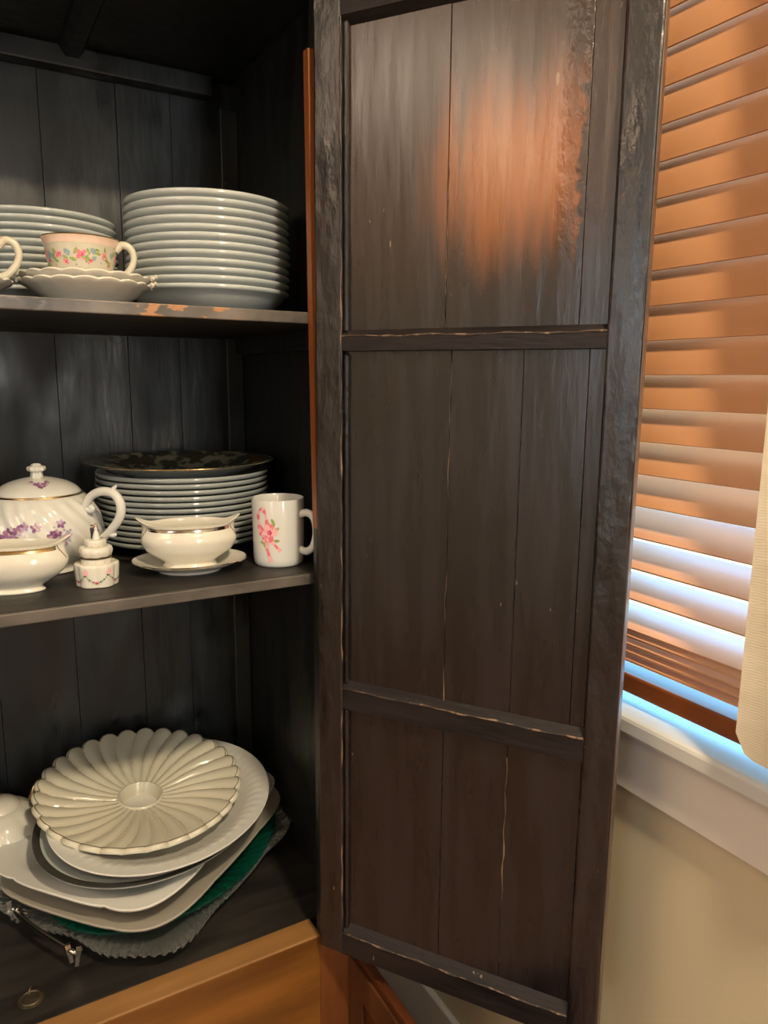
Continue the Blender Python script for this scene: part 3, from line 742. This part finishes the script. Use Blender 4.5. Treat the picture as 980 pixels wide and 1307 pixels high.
# ------------------------------------------------------------------ wedding cake trinket box
def cake():
    t = thing('trinket_box', 'tiny wedding cake shaped trinket box with bride and groom on top', 'trinket box', (.161, 1.094, ZMID), radians(-10))
    def lob(n, amp, ph=0): return lambda th, r, z, i: (r*(1+amp*abs(cos(n*th/2+ph)))*cos(th), r*(1+amp*abs(cos(n*th/2+ph)))*sin(th), z)
    b = add('bottom_tier', lathe('bottom_tier', curve_pts([(.024, 0), (.0258, .001), (.0262, .004), (.0272, .018), (.0278, .029), (.0268, .0325), (.0235, .0335), (.020, .032), (0, .032)], 3), M['cream'], 96, lob(6, .10)), t)
    add('middle_tier', lathe('middle_tier', [(.0205, .031), (.0205, .0395), (.020, .040), (0, .040)], M['cream'], 64), t)
    add('clasp_band', lathe('clasp_band', [(.0203, .0395), (.0214, .040), (.0214, .0422), (.0203, .0428)], M['brass_dark'], 64), t)
    add('lid', lathe('lid', curve_pts([(.0200, .0425), (.0205, .044), (.0218, .048), (.0215, .053), (.0195, .056), (.013, .0568), (0, .0568)], 3), M['cream'], 96, lob(8, .05)), t)
    add('top_tier', lathe('top_tier', curve_pts([(.0125, .056), (.0135, .058), (.0140, .062), (.0132, .0655), (.010, .0665), (0, .0665)], 3), M['cream'], 72, lob(6, .08)), t)
    rnd = random.Random(4); polys = []
    def sb(u, v, e):
        th = u/.028; r = (.0272+.0006)*(1+.10*abs(cos(3*th)))+e; return (r*cos(th), r*sin(th), v)
    for q in range(6):
        c = (2*pi*q/6+pi/6)*.028
        for k in range(13):
            u = (k-6)/6; v = .009+.010*u*u
            polys.append((blob(c+u*.0135, v, .0011, 6), 'deeppink' if k in (6, 5) else ('leaf' if k % 2 else 'suit')))
        polys.append((blob(c-.0135, .024, .0032, 8, 0, 0, 1.5), 'palepink'))
        polys.append((blob(c, .008, .0017, 6), 'deeppink'))
    prints('garland_print', polys, sb, b, ['deeppink', 'leaf', 'suit', 'palepink'])
    for (R, z, n, ks) in ((.0235, .036, 12, ('yellowprint', 'leaf')), (.0150, .0575, 10, ('leaf', 'palepink')), (.0225, .050, 9, ('palepink', 'yellowprint'))):
        V, Fc = [], []
        parts = []
        for k in range(n):
            th = 2*pi*k/n; pts = [(R*cos(th)+.0009*cos(a)*sin(p), R*sin(th)+.0009*sin(a)*sin(p), z+.0009*cos(p)) for p in (0.01, pi/2, pi-.01) for a in [2*pi*j/6 for j in range(6)]]
            f = [(r*6+j, r*6+(j+1) % 6, (r+1)*6+(j+1) % 6, (r+1)*6+j) for r in range(2) for j in range(6)]
            parts.append((pts, f))
        V, Fc = join_data(parts); o = add('icing_beads', mesh('icing_beads', V, Fc, M[ks[0]], 60), t); o['kind'] = 'stuff'
    # bride and groom
    br = add('bride', lathe('bride', curve_pts([(.0056, .0665), (.0050, .070), (.0032, .076), (.0022, .079), (.0026, .0815), (.0012, .0835), (0, .084)], 3), M['white'], 20), t); br.location = (.0018, -.001, 0)
    hd = add('head', lathe('head', [(0, .0832), (.0014, .0838), (.0019, .0852), (.0014, .0868), (0, .0873)], M['skin'], 14), br)
    add('veil', lathe('veil', [(.0042, .0745), (.0030, .082), (.0024, .0862), (.0012, .0881), (0, .0883)], M['white'], 16, lambda th, r, z, i: (r*cos(th), .0012+abs(r*sin(th)), z)), br)
    gr = add('groom', lathe('groom', curve_pts([(.0022, .0665), (.0023, .073), (.0028, .080), (.0020, .0825), (0, .083)], 3), M['suit'], 16), t); gr.location = (-.0032, .001, 0)
    add('head', lathe('head', [(0, .0822), (.0014, .0828), (.0019, .0842), (.0014, .0858), (0, .0863)], M['skin'], 14), gr)
    add('hair', lathe('hair', [(.0018, .0850), (.0015, .0862), (0, .0868)], M['suit'], 14), gr)
cake()

# ------------------------------------------------------------------ ribbon mug
def mug():
    t = thing('mug', 'white mug printed with a pink ribbon and rose beside the sauce boat', 'mug', (.438, 1.090, ZMID), radians(-19))
    po = [(.0355, 0), (.0375, .0008), (.0398, .004), (.0405, .012), (.0410, .06), (.0416, .104), (.0412, .1066)]
    pin = [(.0398, .1070), (.0385, .105), (.0378, .06), (.0374, .012), (.034, .007), (0, .0065)]
    add('body', lathe('body', [(0, .002), (.033, .002), (.0345, 0)]+po+pin, M['white'], 72), t)
    A = radians(-34)
    hp = lambda d, z: (d*cos(A), d*sin(A), z)
    add('handle', tube('handle', [hp(.0385, .082), hp(.052, .0855), hp(.064, .078), (.0685*cos(A), .0685*sin(A), .056), hp(.063, .033), hp(.051, .0235), hp(.0385, .026)], lambda u: .0062, M['white'], 12, n=9, flat=.8), t)
    su = lambda u, v, e: ((interp(po, v)+e)*cos(u/.041-pi/2), (interp(po, v)+e)*sin(u/.041-pi/2), v)
    rnd = random.Random(9); polys = []
    def band(pts, w, keys):
        P = curve_pts(pts, 6)
        for k, (a, b) in enumerate(zip(P, P[1:])):
            dx, dy = b[0]-a[0], b[1]-a[1]; l = hypot(dx, dy) or 1; nx, ny = -dy/l*w, dx/l*w
            ww = .8+.3*sin(k*.7)
            polys.append(([(a[0]+nx*ww, a[1]+ny*ww), (b[0]+nx*ww, b[1]+ny*ww), (b[0]-nx*ww, b[1]-ny*ww), (a[0]-nx*ww, a[1]-ny*ww)], keys[(k//3) % len(keys)]))
    c = -.0235
    band([(c+.002, .052), (c-.010, .068), (c-.013, .084), (c-.006, .094), (c+.001, .086), (c+.004, .070)], .0032, ['palepink', 'pink'])
    band([(c-.006, .052), (c-.013, .062), (c-.011, .072)], .0038, ['pink', 'palepink'])
    band([(c+.004, .048), (c+.003, .032), (c+.009, .010)], .0038, ['pink', 'palepink'])
    band([(c+.008, .046), (c+.015, .038), (c+.024, .027)], .0034, ['pink', 'palepink'])
    for (x, z, r) in ((.013, .068, 1), (.018, .062, .6), (.0175, .044, 0), (-.001, .036, 2.2), (.003, .034, 1.2), (.013, .074, 2), (-.004, .040, 2.8)):
        polys.append(leafp(c+x, z, .0058, r))
    polys += rose(c+.006, .057, .0135, rnd, ('palepink', 'pink', 'deeppink')); polys += rose(c+.000, .046, .0060, rnd, ('palepink', 'pink', 'palepink'))
    for k in range(9):
        a = 2*pi*k/9; polys.append((blob(c+.006+.0055*cos(a), .056+.0055*sin(a), .0026, 7, 0, a+1.2, .4), 'pink' if k % 2 else 'deeppink'))
    prints('ribbon_print', polys, su, t, ['pink', 'palepink', 'deeppink', 'leaf'])
mug()

# ------------------------------------------------------------------ bottom: leaning pile of platters
def tilt(o, tx, ty): o.rotation_euler = (math.atan(ty), -math.atan(tx), o.rotation_euler.z)
PX, PY = .245, 1.290
# pressed glass tray with silver handles
def rrect(t, a, b, n=4.0):
    c, s = abs(cos(t))/a, abs(sin(t))/b; return (c**n+s**n)**(-1/n)
tray = thing('glass_tray', 'clear pressed-glass tray with serrated rim at the bottom of the platter pile', 'tray', (.262, 1.290, ZB+.002), radians(38))
def trayfn(t, r, z, i):
    R = rrect(t, .226, .192, 6.0)
    k = max(0, (r-.86)/.14); R *= r*(1+.012*k*sin(110*t)+.010*k*sin(13*t))
    return (R*cos(t), R*sin(t), z+k*.005*sin(110*t)+k*.004*cos(10*t))
add('dish', lathe('dish', [(0, 0), (.60, 0), (.66, .004), (.80, .016), (.93, .025), (1.0, .0285), (1.0, .033), (.93, .0305), (.80, .022), (.64, .009), (0, .006)], M['clear_glass'], 600, trayfn, 20), tray)
def world_to(o, p):
    m = Matrix.Translation(o.location) @ Matrix.Rotation(o.rotation_euler.z, 4, 'Z'); return m.inverted() @ Vector(p)
def tray_handle(pa, pb):
    a, b = world_to(tray, pa), world_to(tray, pb)
    bar = add('handle', tube('handle', [a+Vector((.02, -.01, -.012)), a, (a+b)/2+Vector((-.006, .0, .002)), b, b+Vector((.02, .004, -.012))], .0042, M['silver'], 10, n=8), tray)
    for p in (a, b):
        for q, (dx, dz) in enumerate(((-.006, .004), (.006, .004))):
            P = [p+Vector((dx*.2, dx, -.020)), p+Vector((0, dx*1.3, -.004)), p+Vector((0, dx*1.9, .010))]
            V, Fc = tube_data(P, lambda u: .0035+.002*u, 4); add('prong', mesh('prong', V, Fc, M['silver'], 0), bar)
tray_handle((.022, 1.246, .650), (.094, 1.100, .650))
# green glass plate
gp = thing('glass_plate', 'green pressed-glass plate between the clear tray and the platters', 'plate', (.286, 1.285, ZB+.0085), radians(40))
def grf(t, r, z, i):
    k = max(0, (r-.5)/.5); return (  .240*r*(1+.012*k*sin(64*t))*cos(t), .182*r*(1+.012*k*sin(64*t))*sin(t), z+.0016*k*sin(64*t))
add('dish', lathe('dish', [(0, 0), (.5, 0), (.56, .004), (.75, .018), (.92, .034), (1.0, .040), (1.0, .044), (.92, .0395), (.75, .024), (.54, .009), (0, .006)], M['green_glass'], 320, grf, 25), gp)

def platter(name, loc, rz, a, b, H, foot, m, label, nexp=4.2, wave=0.0, nw=8, t_=(0, 0), lip=.005, seg=192, wz=0.0, bead=0):
    def fn(t, r, z, i):
        R = rrect(t, a, b, nexp) if nexp else 1.0
        k = max(0, (r-.55)/.45)
        if nexp:
            ph = t+.0
            R *= 1+k*wave*(abs(cos(nw*ph/2))**.6-.5)
            return (R*r*cos(t), R*r*sin(t), z+k*wz*cos(nw*ph))
        kk = exp(-((r-.88)/.035)**2) if bead else 0
        return (a*r*cos(t), b*r*sin(t), z+(.0006*kk*(sin(bead*t)+.6*sin(bead*2.3*t)) if i > 10 else 0))
    f = foot
    prof = [(0, .002), (f-.04, .002), (f-.03, 0), (f, 0), (f+.015, .004), (f+(1-f)*.35, H*.30), (f+(1-f)*.7, H*.70), (.985, H-lip), (1.0, H-lip*.6), (1.004, H-lip*.2), (.995, H), (.975, H-.0008),
            (.94, H*.955), (.90, H*.92), (.86, H*.88), (f+(1-f)*.5, H*.55+.004), (f+(1-f)*.2, H*.18+.006), (f, .007), (f*.6, .0065), (0, .0065)]
    th = thing(name, label, 'platter', loc, rz)
    me = lathe(name, prof, M[m], seg, fn, 35)
    d = add('dish', me, th)
    return th, fn, prof, d
pl1, *_ = platter('platter', (.262, 1.300, .652), radians(40), .232, .183, .032, .55, 'beige', 'greige rectangular platter just beneath the white rectangular one', 4.5, .012, 8, lip=.007)
pl2, *_ = platter('platter', (.252, 1.302, .684), radians(40), .226, .178, .036, .55, 'white', 'white rectangular platter with ogee edges in the middle of the pile', 5.0, .035, 8, lip=.007, wz=.0012)
# oval plate with charcoal band
ov, fn, prof, d = platter('oval_plate', (.2577, 1.2738, .706), radians(42), .2185, .1822, .046, .55, 'porcelain_grey', 'oval plate with a dark charcoal rim band beneath the embossed platter', 0)
tilt(ov, 0, .06)
add('rim_band', lathe('rim_band', [(1.006, .0455), (1.004, .0468), (.990, .0466), (.955, .0452), (.945, .0446)], M['darkband'], 160, lambda t, r, z, i: (.2185*r*cos(t), .1822*r*sin(t), z+.0004)), ov)
ov2, *_ = platter('oval_platter', (.2744, 1.2598, .735), radians(42), .2150, .1783, .040, .55, 'white', 'white oval platter with embossed rim under the fluted cake plate', 0, bead=60, seg=360)
tilt(ov2, 0, .09)

# fluted cake plate
def fluted():
    t = thing('fluted_plate', 'ivory fluted plate with scalloped gilt edge on top of the platter pile', 'plate', (.2414, 1.2985, .752))
    tilt(t, -.03, .115)
    R, n = .172, 30
    NR, NT = 26, 30*14
    V, Fc = [], []
    def zb(u): return .0130+.027*u**1.35
    def pt(u, th, under=0):
        r = .040+(R-.040)*u
        ph = th+.16*u*u
        w = abs(cos(n*ph/2))            # crown of each flute
        lobe = sqrt(max(0.0, w))
        rr = r*(1+.055*(lobe-.6)*u**6)
        z = zb(u)+(.0095*(lobe-.5))*min(1, u*2.2+.12)*(1 if not under else 1)
        return rr, z
    rows = []
    def ring(f):
        row = []
        for k in range(NT):
            th = 2*pi*k/NT; r, z = f(th); V.append((r*cos(th), r*sin(th), z)); row.append(len(V)-1)
        rows.append(row)
    # hub: sunk centre, raised lip, then flutes
    for r, z in ((.002, -.009), (.0285, -.009), (.0330, -.003), (.0350, .0140), (.0372, .0158), (.0395, .0145)): ring(lambda th, r=r, z=z: (r, z))
    for j in range(NR+1): ring(lambda th, u=j/NR: pt(u, th))
    # rolled scalloped edge and underside
    for dr, dz in ((.0035, -.0010), (.0058, -.0040), (.0055, -.0075), (.0020, -.0095), (-.004, -.0085)):
        ring(lambda th, dr=dr, dz=dz: (pt(1, th)[0]+dr, pt(1, th)[1]+dz))
    for u in (.8, .5, .2): ring(lambda th, u=u: (pt(u, th)[0], pt(u, th)[1]-.0065))
    ring(lambda th: (.060, .004)); ring(lambda th: (.056, -.016)); ring(lambda th: (.052, -.016)); ring(lambda th: (.048, -.0125)); ring(lambda th: (.002, -.0125))
    for a, b in zip(rows, rows[1:]):
        for k in range(NT): k2 = (k+1) % NT; Fc.append((a[k], a[k2], b[k2], b[k]))
    add('dish', mesh('dish', V, Fc, M['ivory'], 50), t)
    P = [(pt(1, 2*pi*k/NT)[0]*cos(2*pi*k/NT), pt(1, 2*pi*k/NT)[0]*sin(2*pi*k/NT), pt(1, 2*pi*k/NT)[1]+.0004) for k in range(NT)]
    V2, F2 = tube_data(P, .0006, 5, True); add('gilt_edge', mesh('gilt_edge', V2, F2, M['brass_dark'], 60), t)
fluted()

# second teapot, at the lower left
def teapot2():
    t = thing('teapot', 'cream lobed teapot with gold handle at the lower left beside the platters', 'teapot', (.012, 1.402, ZB+.0015))
    def lob(th, r, z, i): return (r*(1+.035*abs(cos(5*th))*min(1, z/.03))*cos(th), r*(1+.035*abs(cos(5*th))*min(1, z/.03))*sin(th), z)
    add('body', lathe('body', [(0, .002), (.04, .002), (.042, 0)]+curve_pts([(.045, 0), (.047, .004), (.043, .010), (.058, .025), (.072, .050), (.0765, .075), (.073, .100), (.062, .122), (.046, .136), (.036, .140)], 4)+[(.034, .139), (.05, .120), (.06, .08), (.03, .02), (0, .015)], M['cream'], 120, lob), t)
    lid = add('lid', lathe('lid', curve_pts([(.037, .1405), (.038, .142), (.030, .150), (.016, .156), (0, .158)], 4), M['cream'], 48), t)
    add('knob', lathe('knob', curve_pts([(.006, .156), (.005, .161), (.010, .166), (.009, .172), (0, .175)], 4), M['gold'], 24), lid)
    A = radians(20); hp = lambda d, z: (d*cos(A), d*sin(A), z)
    add('handle', tube('handle', [hp(.058, .120), hp(.068, .150), hp(.082, .158), hp(.094, .150), hp(.098, .125), hp(.090, .095), hp(.074, .075)], .0055, M['gold'], 10), t)
    add('spout', tube('spout', [(-.065, .0, .05), (-.095, .0, .075), (-.110, .0, .11), (-.125, 0, .13)], lambda u: .016-.008*u, M['cream'], 12), t)
teapot2()
